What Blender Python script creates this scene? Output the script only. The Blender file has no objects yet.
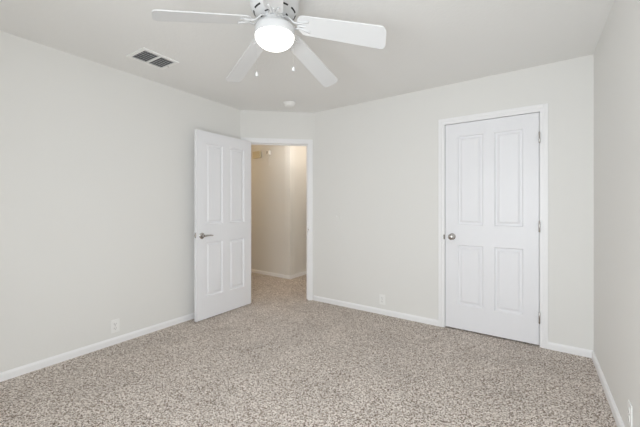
import bpy, bmesh, math
from mathutils import Vector, Matrix
PI = math.pi
S = bpy.context.scene
COL = S.collection

# ------------------------------------------------------------------ camera, light, exposure
H = 1.213            # camera height
ZC = 2.44            # ceiling height
cam_d = bpy.data.cameras.new('camera')
cam = bpy.data.objects.new('camera', cam_d); COL.objects.link(cam)
cam.location = (0, 0, H); cam.rotation_euler = (PI / 2, 0, 0)
cam_d.sensor_width = 36; cam_d.lens = 36 * 322 / 640
cam_d.shift_y = -(213.5 - 207) / 640
cam_d.clip_start = 0.02
S.camera = cam

S.view_settings.view_transform = 'Standard'
S.view_settings.look = 'None'
S.view_settings.gamma = 1
S.view_settings.use_curve_mapping = False
S.view_settings.exposure = 0.0
S.cycles.diffuse_bounces = 8
S.cycles.max_bounces = 12

w = bpy.data.worlds.new('world'); S.world = w; w.use_nodes = True
w.node_tree.nodes['Background'].inputs[0].default_value = (0.75, 0.85, 1, 1)
w.node_tree.nodes['Background'].inputs[1].default_value = 1.0

def area(name, loc, direction, sx, sy, power, color):
    l = bpy.data.lights.new(name, 'AREA'); l.shape = 'RECTANGLE'; l.size = sx; l.size_y = sy
    l.energy = power; l.color = color
    o = bpy.data.objects.new(name, l); COL.objects.link(o)
    o.location = loc; o.rotation_euler = Vector(direction).to_track_quat('-Z', 'Y').to_euler()
    return o

def point(name, loc, power, color, radius=0.08):
    l = bpy.data.lights.new(name, 'POINT'); l.energy = power; l.color = color; l.shadow_soft_size = radius
    o = bpy.data.objects.new(name, l); COL.objects.link(o); o.location = loc
    return o

# daylight coming through the window in the wall behind the camera
area('window_daylight', (-0.584, -0.20, 1.22), (0.579, 0.815, -0.20), 1.24, 1.20, 45.5, (0.91, 0.958, 0.99))
# unseen hallway lights: one added fill, then the warm side and end lamps
point('hallway_fill', (-0.45, 4.85, 2.28), 8.5, (1.0, 0.95, 0.88), 0.10)  # neutral fill added just past the doorway to brighten the hall walls
point('hallway_side_lamp', (0.25, 5.45, 2.30), 7, (1.0, 0.84, 0.66), 0.10)
point('hallway_end_lamp', (-2.15, 5.55, 2.30), 6, (1.0, 0.66, 0.28), 0.10)

# ------------------------------------------------------------------ materials
def mat(name, color, rough=0.5, metal=0.0, spec=0.5):
    m = bpy.data.materials.new(name); m.use_nodes = True
    b = m.node_tree.nodes['Principled BSDF']
    b.inputs['Base Color'].default_value = (*color, 1)
    b.inputs['Roughness'].default_value = rough
    b.inputs['Metallic'].default_value = metal
    b.inputs['Specular IOR Level'].default_value = spec
    return m

def bump(m, scale, strength, dist=0.002, stretch=(1, 1, 1), detail=3):
    nt = m.node_tree; N = nt.nodes; L = nt.links
    tc = N.new('ShaderNodeTexCoord'); mp = N.new('ShaderNodeMapping'); mp.inputs['Scale'].default_value = stretch
    ns = N.new('ShaderNodeTexNoise'); ns.inputs['Scale'].default_value = scale; ns.inputs['Detail'].default_value = detail
    bp = N.new('ShaderNodeBump'); bp.inputs['Strength'].default_value = strength; bp.inputs['Distance'].default_value = dist
    L.new(tc.outputs['Object'], mp.inputs[0]); L.new(mp.outputs[0], ns.inputs['Vector'])
    L.new(ns.outputs[0], bp.inputs['Height']); L.new(bp.outputs[0], N['Principled BSDF'].inputs['Normal'])
    return m

M_wall = bump(mat('wall_paint', (0.825, 0.82, 0.80), 0.75, spec=0.25), 70, 0.25)
M_hall = bump(mat('hall_paint', (0.80, 0.79, 0.765), 0.75, spec=0.25), 70, 0.25)
M_ceil = bump(mat('ceiling_paint', (0.86, 0.858, 0.845), 0.9, spec=0.15), 45, 0.5, 0.003)
M_trim = mat('trim_paint', (0.92, 0.92, 0.93), 0.4)
M_door = bump(mat('door_paint', (0.88, 0.885, 0.915), 0.4), 14, 0.6, 0.003, (5, 5, 0.5))
M_fan = mat('fan_white', (0.70, 0.705, 0.71), 0.4)
M_chain = mat('bead_chain', (0.50, 0.50, 0.49), 0.5)
M_plast = mat('white_plastic', (0.90, 0.90, 0.885), 0.4)
M_beige = mat('beige_plastic', (0.66, 0.60, 0.45), 0.5)
M_slot = mat('dark_slot', (0.03, 0.03, 0.03), 0.8)
M_recess = mat('outlet_recess', (0.35, 0.35, 0.35), 0.6)
M_nickel = mat('satin_nickel', (0.50, 0.48, 0.46), 0.18, 1.0)
M_duct = mat('duct_grey', (0.16, 0.165, 0.17), 0.8)
M_slat = mat('vent_slat', (0.80, 0.81, 0.82), 0.5)

M_glow = mat('frosted_glass_lit', (0.95, 0.95, 0.95), 0.3)
b = M_glow.node_tree.nodes['Principled BSDF']
b.inputs['Emission Color'].default_value = (1.0, 0.96, 0.90, 1); b.inputs['Emission Strength'].default_value = 2.2

def carpet():
    m = bpy.data.materials.new('carpet'); m.use_nodes = True
    nt = m.node_tree; N = nt.nodes; L = nt.links; bs = N['Principled BSDF']
    bs.inputs['Roughness'].default_value = 1.0; bs.inputs['Specular IOR Level'].default_value = 0.05
    tc = N.new('ShaderNodeTexCoord')
    vo = N.new('ShaderNodeTexVoronoi'); vo.inputs['Scale'].default_value = 170
    n1 = N.new('ShaderNodeTexNoise'); n1.inputs['Scale'].default_value = 120; n1.inputs['Detail'].default_value = 3; n1.inputs['Roughness'].default_value = 0.7
    n2 = N.new('ShaderNodeTexNoise'); n2.inputs['Scale'].default_value = 2.6; n2.inputs['Detail'].default_value = 3
    for n in (vo, n1, n2): L.new(tc.outputs['Object'], n.inputs['Vector'])
    sp = N.new('ShaderNodeSeparateColor'); L.new(vo.outputs['Color'], sp.inputs[0])
    mr = N.new('ShaderNodeMapRange'); L.new(n1.outputs[0], mr.inputs[0])
    mr.inputs[1].default_value = 0.3; mr.inputs[2].default_value = 0.7
    mf = N.new('ShaderNodeMix'); mf.data_type = 'FLOAT'; mf.inputs[0].default_value = 0.52
    L.new(mr.outputs[0], mf.inputs[2]); L.new(sp.outputs[0], mf.inputs[3])
    r1 = N.new('ShaderNodeValToRGB'); e = r1.color_ramp.elements
    e[0].position = 0.20; e[0].color = (0.070, 0.046, 0.030, 1)
    e[1].position = 0.66; e[1].color = (0.93, 0.865, 0.81, 1)
    k = e.new(0.38); k.color = (0.40, 0.325, 0.27, 1)
    L.new(mf.outputs[0], r1.inputs[0])
    mx = r1
    r3 = N.new('ShaderNodeValToRGB'); e = r3.color_ramp.elements
    e[0].position = 0.3; e[0].color = (0.86, 0.86, 0.86, 1); e[1].position = 0.7; e[1].color = (1, 1, 1, 1)
    L.new(n2.outputs[0], r3.inputs[0])
    m2 = N.new('ShaderNodeMix'); m2.data_type = 'RGBA'; m2.blend_type = 'MULTIPLY'; m2.inputs[0].default_value = 1
    L.new(mx.outputs[0], m2.inputs[6]); L.new(r3.outputs[0], m2.inputs[7])
    L.new(m2.outputs[2], bs.inputs['Base Color'])
    bp = N.new('ShaderNodeBump'); bp.inputs['Strength'].default_value = 0.7; bp.inputs['Distance'].default_value = 0.008
    L.new(n1.outputs[0], bp.inputs['Height']); L.new(bp.outputs[0], bs.inputs['Normal'])
    return m
M_carpet = carpet()

# ------------------------------------------------------------------ helpers
def link(name, bm, m, parent=None, smooth=False):
    me = bpy.data.meshes.new(name)
    bmesh.ops.remove_doubles(bm, verts=bm.verts[:], dist=1e-6)
    bmesh.ops.recalc_face_normals(bm, faces=bm.faces[:])
    bm.to_mesh(me); bm.free()
    for mm in (m if isinstance(m, (list, tuple)) else [m]): me.materials.append(mm)
    if smooth:
        for p in me.polygons: p.use_smooth = True
        me.set_sharp_from_angle(angle=math.radians(40))
    o = bpy.data.objects.new(name, me); COL.objects.link(o)
    if parent: o.parent = parent
    return o

def box(bm, x0, x1, y0, y1, z0, z1, bev=0.0, mi=0):
    vs = [bm.verts.new((x, y, z)) for z in (z0, z1) for y in (y0, y1) for x in (x0, x1)]
    fs = [bm.faces.new([vs[i] for i in q]) for q in ((0, 2, 3, 1), (4, 5, 7, 6), (0, 1, 5, 4), (2, 6, 7, 3), (0, 4, 6, 2), (1, 3, 7, 5))]
    for f in fs: f.material_index = mi
    if bev:
        es = list({e for f in fs for e in f.edges})
        bmesh.ops.bevel(bm, geom=es, offset=bev, segments=2, affect='EDGES', profile=0.5)
    return bm

def lathe(bm, prof, cx=0, cy=0, seg=40, cap0=False, cap1=False):
    rings = []
    for r, z in prof:
        if r < 1e-5: rings.append([bm.verts.new((cx, cy, z))])
        else: rings.append([bm.verts.new((cx + r * math.cos(2 * PI * i / seg), cy + r * math.sin(2 * PI * i / seg), z)) for i in range(seg)])
    for a, b in zip(rings, rings[1:]):
        for i in range(seg):
            j = (i + 1) % seg
            if len(a) == 1 and len(b) == 1: continue
            if len(a) == 1: bm.faces.new((a[0], b[i], b[j]))
            elif len(b) == 1: bm.faces.new((a[i], b[0], a[j]))
            else: bm.faces.new((a[i], b[i], b[j], a[j]))
    if cap0 and len(rings[0]) > 1: bm.faces.new(rings[0])
    if cap1 and len(rings[-1]) > 1: bm.faces.new(rings[-1])
    return bm

def tube(bm, pts, rad, seg=8, flat=1.0):
    pts = [Vector(p) for p in pts]
    rad = rad if isinstance(rad, (list, tuple)) else [rad] * len(pts)
    rings = []
    for i, p in enumerate(pts):
        d = (pts[min(i + 1, len(pts) - 1)] - pts[max(i - 1, 0)]).normalized()
        a = d.cross(Vector((0, 0, 1)))
        a = Vector((1, 0, 0)) if a.length < 1e-3 else a.normalized()
        c = a.cross(d).normalized()
        rings.append([bm.verts.new(p + rad[i] * (math.cos(t) * a + flat * math.sin(t) * c)) for t in [2 * PI * k / seg for k in range(seg)]])
    for a, b in zip(rings, rings[1:]):
        for k in range(seg):
            bm.faces.new((a[k], a[(k + 1) % seg], b[(k + 1) % seg], b[k]))
    bm.faces.new(rings[0]); bm.faces.new(rings[-1])
    return bm

def rot(bm, m, start=0):
    bm.verts.ensure_lookup_table()
    for v in bm.verts[start:]: v.co = m @ v.co

def struct(o, label=None):
    o['kind'] = 'structure'
    if label: o['label'] = label
    return o

def thing(name, label, cat, loc=(0, 0, 0), rz=0.0, group=None):
    o = bpy.data.objects.new(name, None); COL.objects.link(o)
    o.empty_display_size = 0.05
    o.location = loc; o.rotation_euler = (0, 0, rz); o['label'] = label; o['category'] = cat
    if group: o['group'] = group
    return o

# ------------------------------------------------------------------ room plan (clockwise, local y points out of the room)
A = Vector((-1.0055, 4.073))     # left wall / diagonal wall corner
B = Vector((-0.085, 4.202))      # diagonal wall / back wall corner
D = Vector((2.198, 2.586))       # back wall / right wall corner
E = Vector((0.0145, -0.686))     # right wall / rear wall corner
F = Vector((-2.827, 1.333))      # rear wall / left wall corner
T = 0.12

class Wall:
    def __init__(s, a, b):
        s.a, s.b = a, b; d = b - a; s.len = d.length; s.d = d.normalized(); s.ang = math.atan2(d.y, d.x)
        s.n = Vector((-s.d.y, s.d.x))
    def put(s, o):
        o.location = (s.a.x, s.a.y, 0); o.rotation_euler = (0, 0, s.ang); return o
    def pt(s, t, out=0.0, z=0.0):
        p = s.a + s.d * t + s.n * out
        return (p.x, p.y, z)

left, diag, back, right, rear = Wall(F, A), Wall(A, B), Wall(B, D), Wall(D, E), Wall(E, F)

def build_wall(name, W, openings=(), label=None, m=M_wall, e0=0.0, e1=0.0, thick=T):
    bm = bmesh.new(); x = -e0
    for a, b_, z0, z1 in openings:
        box(bm, x, a, 0, thick, 0, ZC)
        if z0 > 0: box(bm, a, b_, 0, thick, 0, z0)
        box(bm, a, b_, 0, thick, z1, ZC)
        x = b_
    box(bm, x, W.len + e1, 0, thick, 0, ZC)
    return struct(W.put(link(name, bm, m)), label)

OPZ = 2.03
DO0, DO1 = 0.064, 0.857                     # doorway in the diagonal wall
c0 = (Vector((1.264, 3.244)) - B).length - 0.006
CL0, CL1 = c0, c0 + 0.790                   # closet opening in the back wall
CZ = 2.04
J = 0.018
build_wall('wall_left', left, e0=0.12)
build_wall('wall_diagonal', diag, [(DO0 - J, DO1 + J, 0, OPZ + J)])
build_wall('wall_back', back, [(CL0 - J, CL1 + J, 0, CZ + J)], e1=0.12)
build_wall('wall_right', right, e1=0.12)
WN0, WN1 = 0.12, 1.42
build_wall('wall_rear', rear, [(WN0, WN1, 0.56, 1.90)])
# closet interior behind the closed door
bm = bmesh.new(); x0, x1 = CL0 - 0.15, CL1 + 0.15
box(bm, x0, x1, 0.62, 0.66, 0, ZC); box(bm, x0 - 0.04, x0, T, 0.66, 0, ZC); box(bm, x1, x1 + 0.04, T, 0.66, 0, ZC)
struct(back.put(link('wall_closet', bm, M_wall)))

# floor and ceiling
bm = bmesh.new(); box(bm, -6.0, 4.2, -1.6, 9.2, -0.10, 0.0); struct(link('floor', bm, M_carpet))
bm = bmesh.new(); box(bm, -6.0, 4.2, -1.6, 9.2, ZC, ZC + 0.1); struct(link('ceiling', bm, M_ceil))

# hallway beyond the doorway
Cc = Vector((-0.505, 5.42))
hu = Vector((-0.800, 0.600)).normalized(); hv = Vector((0.540, 0.842)).normalized()
hl = Wall(Cc + hu * 3.0, Cc); hr = Wall(Cc, Cc + hv * 2.2)
build_wall('wall_hall_left', hl, m=M_hall)
build_wall('wall_hall_right', hr, m=M_hall)
q = Cc + hv * 2.2
build_wall('wall_hall_far', Wall(q, q + Vector((1.3, -0.93))), m=M_hall)
bq = Vector(back.pt(0.62, T)[:2])
build_wall('wall_hall_side', Wall(q + Vector((1.3, -0.93)), bq), m=M_hall)
fq = Vector(left.pt(left.len - 0.45, T)[:2]); fe = fq + hu * 2.9
build_wall('wall_hall_near', Wall(fq, fe), m=M_hall)
build_wall('wall_hall_end', Wall(fe, Cc + hu * 3.0), m=M_hall)

# baseboards
def baseboard(name, W, segs, y=0.0, h=0.060, th=0.014):
    bm = bmesh.new()
    for a, b_ in segs:
        prof = [(0, 0), (-th, 0), (-th, h - 0.016), (-th * 0.75, h - 0.008), (-th * 0.4, h), (0, h)]
        r0 = [bm.verts.new((a, y + p, z)) for p, z in prof]; r1 = [bm.verts.new((b_, y + p, z)) for p, z in prof]
        for i in range(len(prof)):
            j = (i + 1) % len(prof); bm.faces.new((r0[i], r0[j], r1[j], r1[i]))
        bm.faces.new(r0); bm.faces.new(r1)
    return struct(W.put(link(name, bm, M_trim)))
CW = 0.060
baseboard('baseboard_left', left, [(0, left.len - 0.004)])
baseboard('baseboard_diagonal', diag, [(0.0, DO0 - CW)])
baseboard('baseboard_back', back, [(0.010, CL0 - CW), (CL1 + CW, back.len - 0.001)])
baseboard('baseboard_right', right, [(0, right.len)])
baseboard('baseboard_rear', rear, [(0, rear.len)])
baseboard('baseboard_hall_left', hl, [(0, hl.len + 0.014)])
baseboard('baseboard_hall_right', hr, [(-0.014, hr.len)])

# door frames: casing on the room side, jamb lining the opening, stop
def frame(name, W, a, b_, z1, label, stop_y):
    bm = bmesh.new()
    th = 0.016
    for (x0, x1, zz0, zz1) in ((a - CW, a, 0, z1 + CW), (b_, b_ + CW, 0, z1 + CW), (a, b_, z1, z1 + CW)):
        box(bm, x0, x1, -th * 0.6, 0, zz0, zz1)
    # raised outer band of the casing profile
    k = 0.030
    box(bm, a - CW, a - CW + k, -th, -th * 0.6, 0, z1 + CW, 0.002)
    box(bm, b_ + CW - k, b_ + CW, -th, -th * 0.6, 0, z1 + CW, 0.002)
    box(bm, a - CW + k, b_ + CW - k, -th, -th * 0.6, z1 + CW - k, z1 + CW, 0.002)
    box(bm, a - J, a, 0, T, 0, z1 + J); box(bm, b_, b_ + J, 0, T, 0, z1 + J); box(bm, a, b_, 0, T, z1, z1 + J)
    s = 0.012
    box(bm, a, a + s, stop_y, stop_y + 0.03, 0, z1); box(bm, b_ - s, b_, stop_y, stop_y + 0.03, 0, z1)
    box(bm, a + s, b_ - s, stop_y, stop_y + 0.03, z1 - s, z1)
    return struct(W.put(link(name, bm, M_trim)), label)
fr1 = frame('trim_1', diag, DO0, DO1, OPZ, 'white painted frame around the open doorway to the hall', 0.042)
fr2 = frame('trim_2', back, CL0, CL1, CZ, 'white painted frame around the closed closet door', 0.042)
bm = bmesh.new(); box(bm, DO1 - 0.0015, DO1 + 0.0002, 0.004, 0.034, 0.885, 0.945)
box(bm, DO1 - 0.0015, DO1 + 0.012, -0.0125, -0.0098, 0.900, 0.930)
o = link('strike_plate', bm, M_nickel, fr1); o['label'] = 'small metal strike plate'
bm = bmesh.new(); box(bm, CL0 - 0.012, CL0 + 0.001, -0.0115, -0.0096, 0.890, 0.935)
o = link('strike_plate', bm, M_nickel, fr2); o['label'] = 'small metal strike plate'

# four-panel moulded door slab, local x 0..w, y 0 (front) .. t (back), z up
def door_slab(w_, h_, t=0.035):
    st, mu = 0.115, 0.093
    pw = (w_ - 2 * st - mu) / 2
    xs = [0, st, st + pw, st + pw + mu, w_ - st, w_]
    zs = [0, 0.235, h_ - 1.195, h_ - 1.000, h_ - 0.125, h_]
    bm = bmesh.new()
    rings = [(0, 0), (0.003, 0.004), (0.010, 0.013), (0.024, 0.013), (0.042, 0.003)]
    for side in (0, 1):
        Y = (lambda d: d) if side == 0 else (lambda d: t - d)
        for i in range(5):
            for j in range(5):
                x0, x1, z0, z1 = xs[i], xs[i + 1], zs[j], zs[j + 1]
                if i in (1, 3) and j in (1, 3):
                    prev = None
                    for ins, dd in rings:
                        cur = [bm.verts.new((x, Y(dd), z)) for x, z in ((x0 + ins, z0 + ins), (x1 - ins, z0 + ins), (x1 - ins, z1 - ins), (x0 + ins, z1 - ins))]
                        if prev:
                            for k in range(4): bm.faces.new((prev[k], prev[(k + 1) % 4], cur[(k + 1) % 4], cur[k]))
                        prev = cur
                    bm.faces.new(prev)
                else:
                    bm.faces.new([bm.verts.new((x, Y(0), z)) for x, z in ((x0, z0), (x1, z0), (x1, z1), (x0, z1))])
    for a, b_ in (((0, 0), (w_, 0)), ((w_, 0), (w_, h_)), ((w_, h_), (0, h_)), ((0, h_), (0, 0))):
        n = 5 if True else 1
        pa = []
        seq = xs if a[1] == b_[1] else zs
        seq = seq if (b_[0] - a[0] + b_[1] - a[1]) > 0 else seq[::-1]
        for v in seq:
            x, z = (v, a[1]) if a[1] == b_[1] else (a[0], v)
            pa.append((x, z))
        for p, q_ in zip(pa, pa[1:]):
            bm.faces.new([bm.verts.new(c) for c in ((p[0], 0, p[1]), (q_[0], 0, q_[1]), (q_[0], t, q_[1]), (p[0], t, p[1]))])
    return bm

def knuckle(bm, x, y, z, L=0.09, r=0.0065):
    lathe(bm, [(r * 0.6, z - L / 2 - 0.004), (r, z - L / 2), (r, z + L / 2), (r * 0.6, z + L / 2 + 0.004)], x, y, 12, True, True)
    return bm

# closet door
DW, DH = CL1 - CL0 - 0.010, CZ - 0.005 - 0.014
cd = link('door_1', door_slab(DW, DH), M_door)
cd.location = back.pt(CL0 + 0.005, 0.0, 0.014); cd.rotation_euler = (0, 0, back.ang)
struct(cd, 'closed white four-panel closet door with a round metal knob')
bm = bmesh.new()
lathe(bm, [(0, 0), (0.031, 0), (0.032, 0.004), (0.026, 0.008), (0.013, 0.011), (0.010, 0.034), (0.017, 0.040), (0.0265, 0.047), (0.029, 0.056), (0.026, 0.065), (0.016, 0.071), (0, 0.072)], seg=28)
rot(bm, Matrix.Translation((0.066, 0, 0.905)) @ Matrix.Rotation(PI / 2, 4, 'X'))
o = link('door_knob', bm, M_nickel, cd, True); o['label'] = 'round satin metal knob'
for z in (0.24, 1.03, 1.80):
    bm = knuckle(bmesh.new(), DW + 0.0035, -0.0225, z)
    box(bm, DW - 0.001, DW + 0.006, -0.0195, 0.0, z - 0.045, z + 0.045)
    o = link('hinge', bm, M_nickel, cd, True); o['label'] = 'satin metal hinge'

# open bedroom door
LW, LH = 0.788, 2.020
hx, hy, phi = -0.862, 4.030, math.radians(33.1)
dirv = Vector((-math.sin(phi), -math.cos(phi)))
# local x runs from the free edge to the hinge edge so the visible face is y=0
free = Vector((hx, hy)) + dirv * LW
ld = link('door_2', door_slab(LW, LH), M_door)
ld.location = (free.x, free.y, 0.009); ld.rotation_euler = (0, 0, math.atan2(-dirv.y, -dirv.x))
struct(ld, 'open white four-panel door with a metal lever handle, swung towards the left wall')
for sgn, y0 in ((1, 0.0), (-1, 0.035)):
    bm = bmesh.new()
    lathe(bm, [(0, 0), (0.032, 0), (0.033, 0.005), (0.028, 0.010), (0.014, 0.013), (0.012, 0.045), (0, 0.046)], seg=28)
    rot(bm, Matrix.Rotation(PI / 2, 4, 'X'))
    tube(bm, [(0.0, -0.046, 0), (0.012, -0.050, 0.001), (0.04, -0.052, 0.003), (0.075, -0.050, 0.002), (0.105, -0.045, -0.002), (0.118, -0.040, -0.004)],
         [0.011, 0.0105, 0.009, 0.008, 0.007, 0.004], 12)
    if sgn < 0: rot(bm, Matrix.Scale(-1, 4, (0, 1, 0)))
    rot(bm, Matrix.Translation((0.064, y0, 0.898)))
    o = link('lever_handle', bm, M_nickel, ld, True); o['label'] = 'satin metal lever handle'
bm = bmesh.new(); box(bm, -0.0012, 0.0005, 0.006, 0.029, 0.877, 0.933); box(bm, -0.009, 0, 0.012, 0.023, 0.895, 0.915)
o = link('latch_plate', bm, M_nickel, ld); o['label'] = 'metal latch plate'
for z in (0.24, 1.03, 1.80):
    bm = knuckle(bmesh.new(), LW + 0.008, 0.036, z)
    box(bm, LW, LW + 0.004, 0.005, 0.036, z - 0.045, z + 0.045)
    o = link('hinge', bm, M_nickel, ld, True); o['label'] = 'satin metal hinge'

# window in the rear wall (source of the daylight)
bm = bmesh.new()
for (x0, x1, z0, z1) in ((WN0, WN0 + 0.05, 0.56, 1.90), (WN1 - 0.05, WN1, 0.56, 1.90), (WN0 + 0.05, WN1 - 0.05, 0.56, 0.61), (WN0 + 0.05, WN1 - 0.05, 1.85, 1.90)):
    box(bm, x0, x1, 0.05, 0.10, z0, z1)
mx_ = (WN0 + WN1) / 2
box(bm, mx_ - 0.02, mx_ + 0.02, 0.055, 0.095, 0.61, 1.85)
struct(rear.put(link('window_1', bm, M_trim)))

# ------------------------------------------------------------------ ceiling fan
FX, FY = -0.257, 1.829
fan = thing('ceiling_fan', 'white five-blade ceiling fan with a lit frosted glass bowl', 'ceiling fan', (FX, FY, ZC))
bm = bmesh.new()
lathe(bm, [(0, 0), (0.120, 0), (0.132, -0.012), (0.136, -0.030), (0.1365, -0.100), (0.130, -0.118), (0.110, -0.134), (0.084, -0.146), (0.055, -0.150), (0, -0.150)], seg=56)
mh = link('motor_housing', bm, M_fan, fan, True)
# cooling slots in the underside of the motor housing
def slot_ring(num, a_off, span, ra, za, rb, zb):
    for k in range(num):
        bm = bmesh.new()
        a0 = 2 * PI * k / num + a_off; n = 6; pr = []
        for r, z in ((ra, za), (rb, zb)):
            pr.append([bm.verts.new((r * math.cos(a0 + span * i / n), r * math.sin(a0 + span * i / n), z)) for i in range(n + 1)])
        for i in range(n): bm.faces.new((pr[0][i], pr[0][i + 1], pr[1][i + 1], pr[1][i]))
        o = link('cooling_slot', bm, M_slot, mh); o['label'] = 'dark cooling slot'
slot_ring(9, 0.15, 0.48, 0.1195, -0.1275, 0.1125, -0.1330)
slot_ring(7, 0.45, 0.42, 0.0790, -0.1475, 0.0700, -0.1488)
bm = bmesh.new()
lathe(bm, [(0, -0.149), (0.058, -0.149), (0.060, -0.156), (0.052, -0.161), (0.050, -0.182), (0.056, -0.190), (0.090, -0.200), (0.108, -0.212), (0.1125, -0.224), (0.114, -0.258), (0.110, -0.262), (0, -0.262)], seg=56)
ft = link('light_fitter', bm, M_fan, fan, True)
bm = bmesh.new()
prof = [(0.109, -0.255)] + [(0.1105 * math.cos(t) ** 1.1, -0.262 - 0.070 * math.sin(t)) for t in [PI / 2 * i / 12 for i in range(12)]] + [(0, -0.332)]
lathe(bm, prof, seg=56)
o = link('glass_bowl', bm, M_glow, fan, True); o['label'] = 'lit frosted white glass bowl'

zr, zt, R, RR = -0.212, -0.304, 0.62, 0.128
blades = [(-13.27 + 5.9, -0.275 - 0.163), (-13.27 + 72 - 2.5, -0.207), (-13.27 + 144 - 3.7, -0.173), (-13.27 + 216 + 0.3, -0.13), (-13.27 + 288 + 1.0, -0.27)]
TX, TY = -0.018, -0.049
def blade_pt(az, pt, r, s, dz=0.0):
    # r along the blade, s across it (metres)
    z = zr + (zt - zr) * (r - 0.188) / (R - 0.188)
    x = r * math.cos(az) - s * math.sin(az); y = r * math.sin(az) + s * math.cos(az)
    return Vector((x, y, z + s * math.tan(pt) + TX * x + TY * y + dz))
for az, pt in blades:
    az = math.radians(az)
    # outline half: rounded root, slightly widening, tip with rounded corners
    half = []
    wr, wt = 0.050, 0.0585
    for i in range(9):
        t = PI / 2 * i / 8
        half.append((RR + 0.045 * (1 - math.cos(t)), wr * math.sin(t)))
    cr = 0.028
    for i in range(7):
        t = PI / 2 * i / 6
        half.append((R - cr + cr * math.sin(t), wt - cr + cr * math.cos(t)))
    outline = half + [(r, -s) for r, s in half[::-1] if s > 1e-6]
    bm = bmesh.new()
    top = [bm.verts.new(blade_pt(az, pt, r, s, 0.003)) for r, s in outline]
    bot = [bm.verts.new(blade_pt(az, pt, r, s, -0.003)) for r, s in outline]
    bm.faces.new(top); bm.faces.new(bot[::-1])
    for i in range(len(outline)):
        j = (i + 1) % len(outline); bm.faces.new((top[i], bot[i], bot[j], top[j]))
    bl = link('blade', bm, M_fan, fan)
    bm = bmesh.new()
    hubz = -0.156
    for sg in (1, -1):
        p0 = Vector((0.052 * math.cos(az + sg * 0.25), 0.052 * math.sin(az + sg * 0.25), hubz))
        p3 = blade_pt(az, pt, 0.142, sg * 0.012, -0.007)
        p1 = p0.lerp(p3, 0.35) + Vector((-math.sin(az) * sg * 0.016, math.cos(az) * sg * 0.016, 0.004))
        p2 = p0.lerp(p3, 0.72) + Vector((-math.sin(az) * sg * 0.012, math.cos(az) * sg * 0.012, -0.012))
        p4 = blade_pt(az, pt, 0.192, sg * 0.026, -0.005)
        tube(bm, [p0, p0.lerp(p1, .5), p1, p1.lerp(p2, .5), p2, p3, p3.lerp(p4, .5), p4], [0.007, 0.006, 0.006, 0.006, 0.0065, 0.0065, 0.006, 0.005], 8, 0.7)
        lathe(bm, [(0, p4.z - 0.006), (0.0075, p4.z - 0.005), (0.0075, p4.z)], p4.x, p4.y, 12)
    p5 = blade_pt(az, pt, 0.175, 0, -0.005)
    tube(bm, [blade_pt(az, pt, 0.142, 0, -0.006), p5], [0.008, 0.006], 8, 0.7)
    link('blade_iron', bm, M_fan, bl, True)

for dx, dy, zz in ((-0.113, 0.050, -0.458), (0.102, 0.050, -0.429)):
    bm = bmesh.new(); tube(bm, [(dx, dy, -0.232), (dx, dy, zz + 0.02)], 0.0005, 6)
    tube(bm, [(dx * 0.95, dy * 0.95, -0.230), (dx * 1.005, dy * 1.005, -0.233)], 0.003, 6)
    pc = link('pull_chain', bm, M_chain, fan)
    bm = bmesh.new(); lathe(bm, [(0, zz + 0.022), (0.004, zz + 0.019), (0.0085, zz + 0.006), (0.0095, zz), (0.007, zz - 0.007), (0, zz - 0.009)], dx, dy, 14)
    link('pull_knob', bm, M_fan, pc, True)

# ------------------------------------------------------------------ ceiling air vent
va = math.atan2(0.210, 0.135)
vt = thing('ceiling_vent', 'white rectangular ceiling air vent with dark louvres near the left wall', 'air vent', (-1.380, 2.668, ZC), va)
bm = bmesh.new()
L2, W2, fw = 0.127, 0.102, 0.024
for (x0, x1, y0, y1) in ((-L2 - fw, L2 + fw, W2, W2 + fw), (-L2 - fw, L2 + fw, -W2 - fw, -W2), (-L2 - fw, -L2, -W2, W2), (L2, L2 + fw, -W2, W2), (-0.008, 0.008, -W2, W2)):
    box(bm, x0, x1, y0, y1, -0.009, 0.0)
link('frame', bm, M_plast, vt)
bm = bmesh.new(); box(bm, -L2, L2, -W2, W2, -0.0015, 0.0)
link('duct_backing', bm, M_duct, vt)
for k in range(6):
    yy = -W2 + 0.200 * (k + 0.5) / 6
    bm = bmesh.new()
    for x0, x1 in ((-L2, -0.008), (0.008, L2)):
        vs = [bm.verts.new(c) for c in ((x0, yy - 0.005, -0.009), (x1, yy - 0.005, -0.009), (x1, yy + 0.006, -0.003), (x0, yy + 0.006, -0.003))]
        vu = [bm.verts.new(v.co + Vector((0, -0.0008, 0.0012))) for v in vs]
        bm.faces.new(vs[::-1]); bm.faces.new(vu)
        for i in range(4): bm.faces.new((vs[i], vs[(i + 1) % 4], vu[(i + 1) % 4], vu[i]))
    link('louvre', bm, M_slat, vt)
bm = bmesh.new(); lathe(bm, [(0, -0.012), (0.005, -0.011), (0.006, -0.009)], L2 + 0.016, W2 * 0.2, 12)
o = link('screw', bm, M_nickel, vt); o['label'] = 'small metal screw'

# smoke detector on the bedroom ceiling
sd = thing('smoke_detector', 'small round white smoke detector on the ceiling before the doorway', 'smoke detector', (-0.362, 3.80, ZC))
bm = bmesh.new(); lathe(bm, [(0, 0), (0.073, 0), (0.074, -0.008), (0.070, -0.013), (0, -0.013)], seg=36); link('base', bm, M_plast, sd, True)
bm = bmesh.new(); lathe(bm, [(0.064, -0.013), (0.062, -0.020), (0.054, -0.036), (0.046, -0.042), (0, -0.043)], seg=36); link('cover', bm, M_plast, sd, True)

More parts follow.
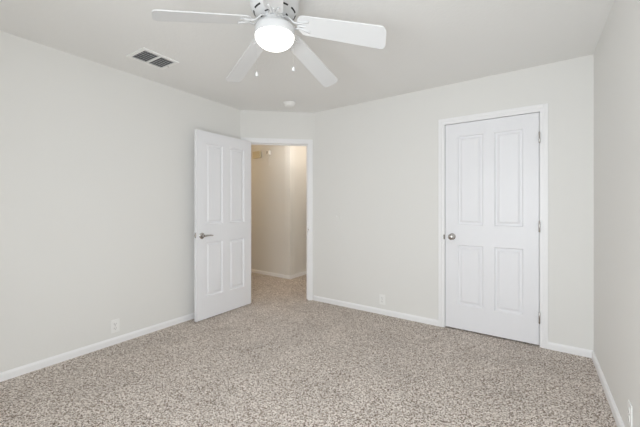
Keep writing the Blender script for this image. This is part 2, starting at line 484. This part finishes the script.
# ------------------------------------------------------------------ wall plates
def outlet(W, t, z, label):
    o = thing('wall_outlet', label, 'power outlet', W.pt(t, 0, z), W.ang)
    bm = bmesh.new(); box(bm, -0.035, 0.035, -0.006, 0.0, -0.0575, 0.0575, 0.002); link('cover_plate', bm, M_plast, o)
    for s in (1, -1):
        zc = s * 0.0195; bm = bmesh.new()
        lathe(bm, [(0, 0), (0.0168, 0), (0.0168, 0.0022), (0.0160, 0.003), (0, 0.003)], seg=24)
        rot(bm, Matrix.Translation((0, -0.006, zc)) @ Matrix.Rotation(PI / 2, 4, 'X'))
        rc = link('receptacle', bm, M_plast, o, True)
        bm = bmesh.new()
        box(bm, -0.0085, -0.0055, -0.0094, -0.0085, zc - 0.004, zc + 0.007); box(bm, 0.0055, 0.0085, -0.0094, -0.0085, zc - 0.003, zc + 0.006)
        box(bm, -0.003, 0.003, -0.0094, -0.0085, zc - 0.012, zc - 0.007)
        sl = link('socket_slot', bm, M_recess, rc); sl['label'] = 'grey socket slots'
    bm = bmesh.new(); lathe(bm, [(0, 0.0012), (0.003, 0.0008), (0.0032, 0)], seg=12)
    rot(bm, Matrix.Translation((0, -0.006, 0)) @ Matrix.Rotation(PI / 2, 4, 'X')); link('screw', bm, M_recess, o)
    return o
outlet(left, left.len - 1.465, 0.160, 'white outlet plate low on the left wall, left of the open door')
outlet(back, (Vector((0.706, 3.641)) - B).length, 0.167, 'white outlet plate low on the back wall between doorway and closet door')
outlet(right, 1.204, 0.190, 'white outlet plate low on the right wall at the photo edge')

ls = thing('light_switch', 'white rocker switch plate on the wall right of the doorway', 'light switch', back.pt((Vector((0.211, 3.992)) - B).length, 0, 1.09), back.ang)
bm = bmesh.new(); box(bm, -0.035, 0.035, -0.006, 0, -0.0575, 0.0575, 0.002); link('cover_plate', bm, M_wall, ls)
bm = bmesh.new(); box(bm, -0.005, 0.005, -0.015, -0.006, -0.002, 0.016, 0.001); link('switch_toggle', bm, M_plast, ls)

# ------------------------------------------------------------------ hallway fittings seen through the doorway
def on_hall(px, py):
    # point of the left hall wall seen at this direction from the camera
    k = (px - 320) / 322
    a, d = hl.a, hl.d
    t = (k * a.y - a.x) / (d.x - k * d.y)
    y = a.y + d.y * t
    return t, H + (207 - py) / 322 * y
t, z = on_hall(258.0, 155)
ch = thing('door_chime', 'beige box shaped door chime high on the hallway wall', 'door chime', hl.pt(t, 0, z), hl.ang)
bm = bmesh.new(); box(bm, -0.098, 0.098, -0.045, -0.004, -0.062, 0.062, 0.006); link('cover', bm, M_beige, ch)
bm = bmesh.new(); box(bm, -0.075, 0.075, -0.004, 0, -0.048, 0.048); link('back_plate', bm, M_plast, ch)
t, z = on_hall(269.3, 153)
al = thing('alarm_sensor', 'small pale sensor with a hanging cord, right of the beige chime box', 'sensor', hl.pt(t, 0, z), hl.ang)
bm = bmesh.new(); box(bm, -0.035, 0.035, -0.035, 0, -0.035, 0.045, 0.008); link('body', bm, M_plast, al)
bm = bmesh.new(); box(bm, -0.030, -0.008, -0.037, -0.0345, -0.015, 0.030); o = link('sensor_lens', bm, M_recess, al); o['label'] = 'dark sensor lens'
bm = bmesh.new(); tube(bm, [(0.0, -0.012, -0.034), (0.004, -0.010, -0.09), (-0.004, -0.008, -0.15), (0.003, -0.008, -0.22)], 0.006, 8); link('cord', bm, M_trim, al, True)
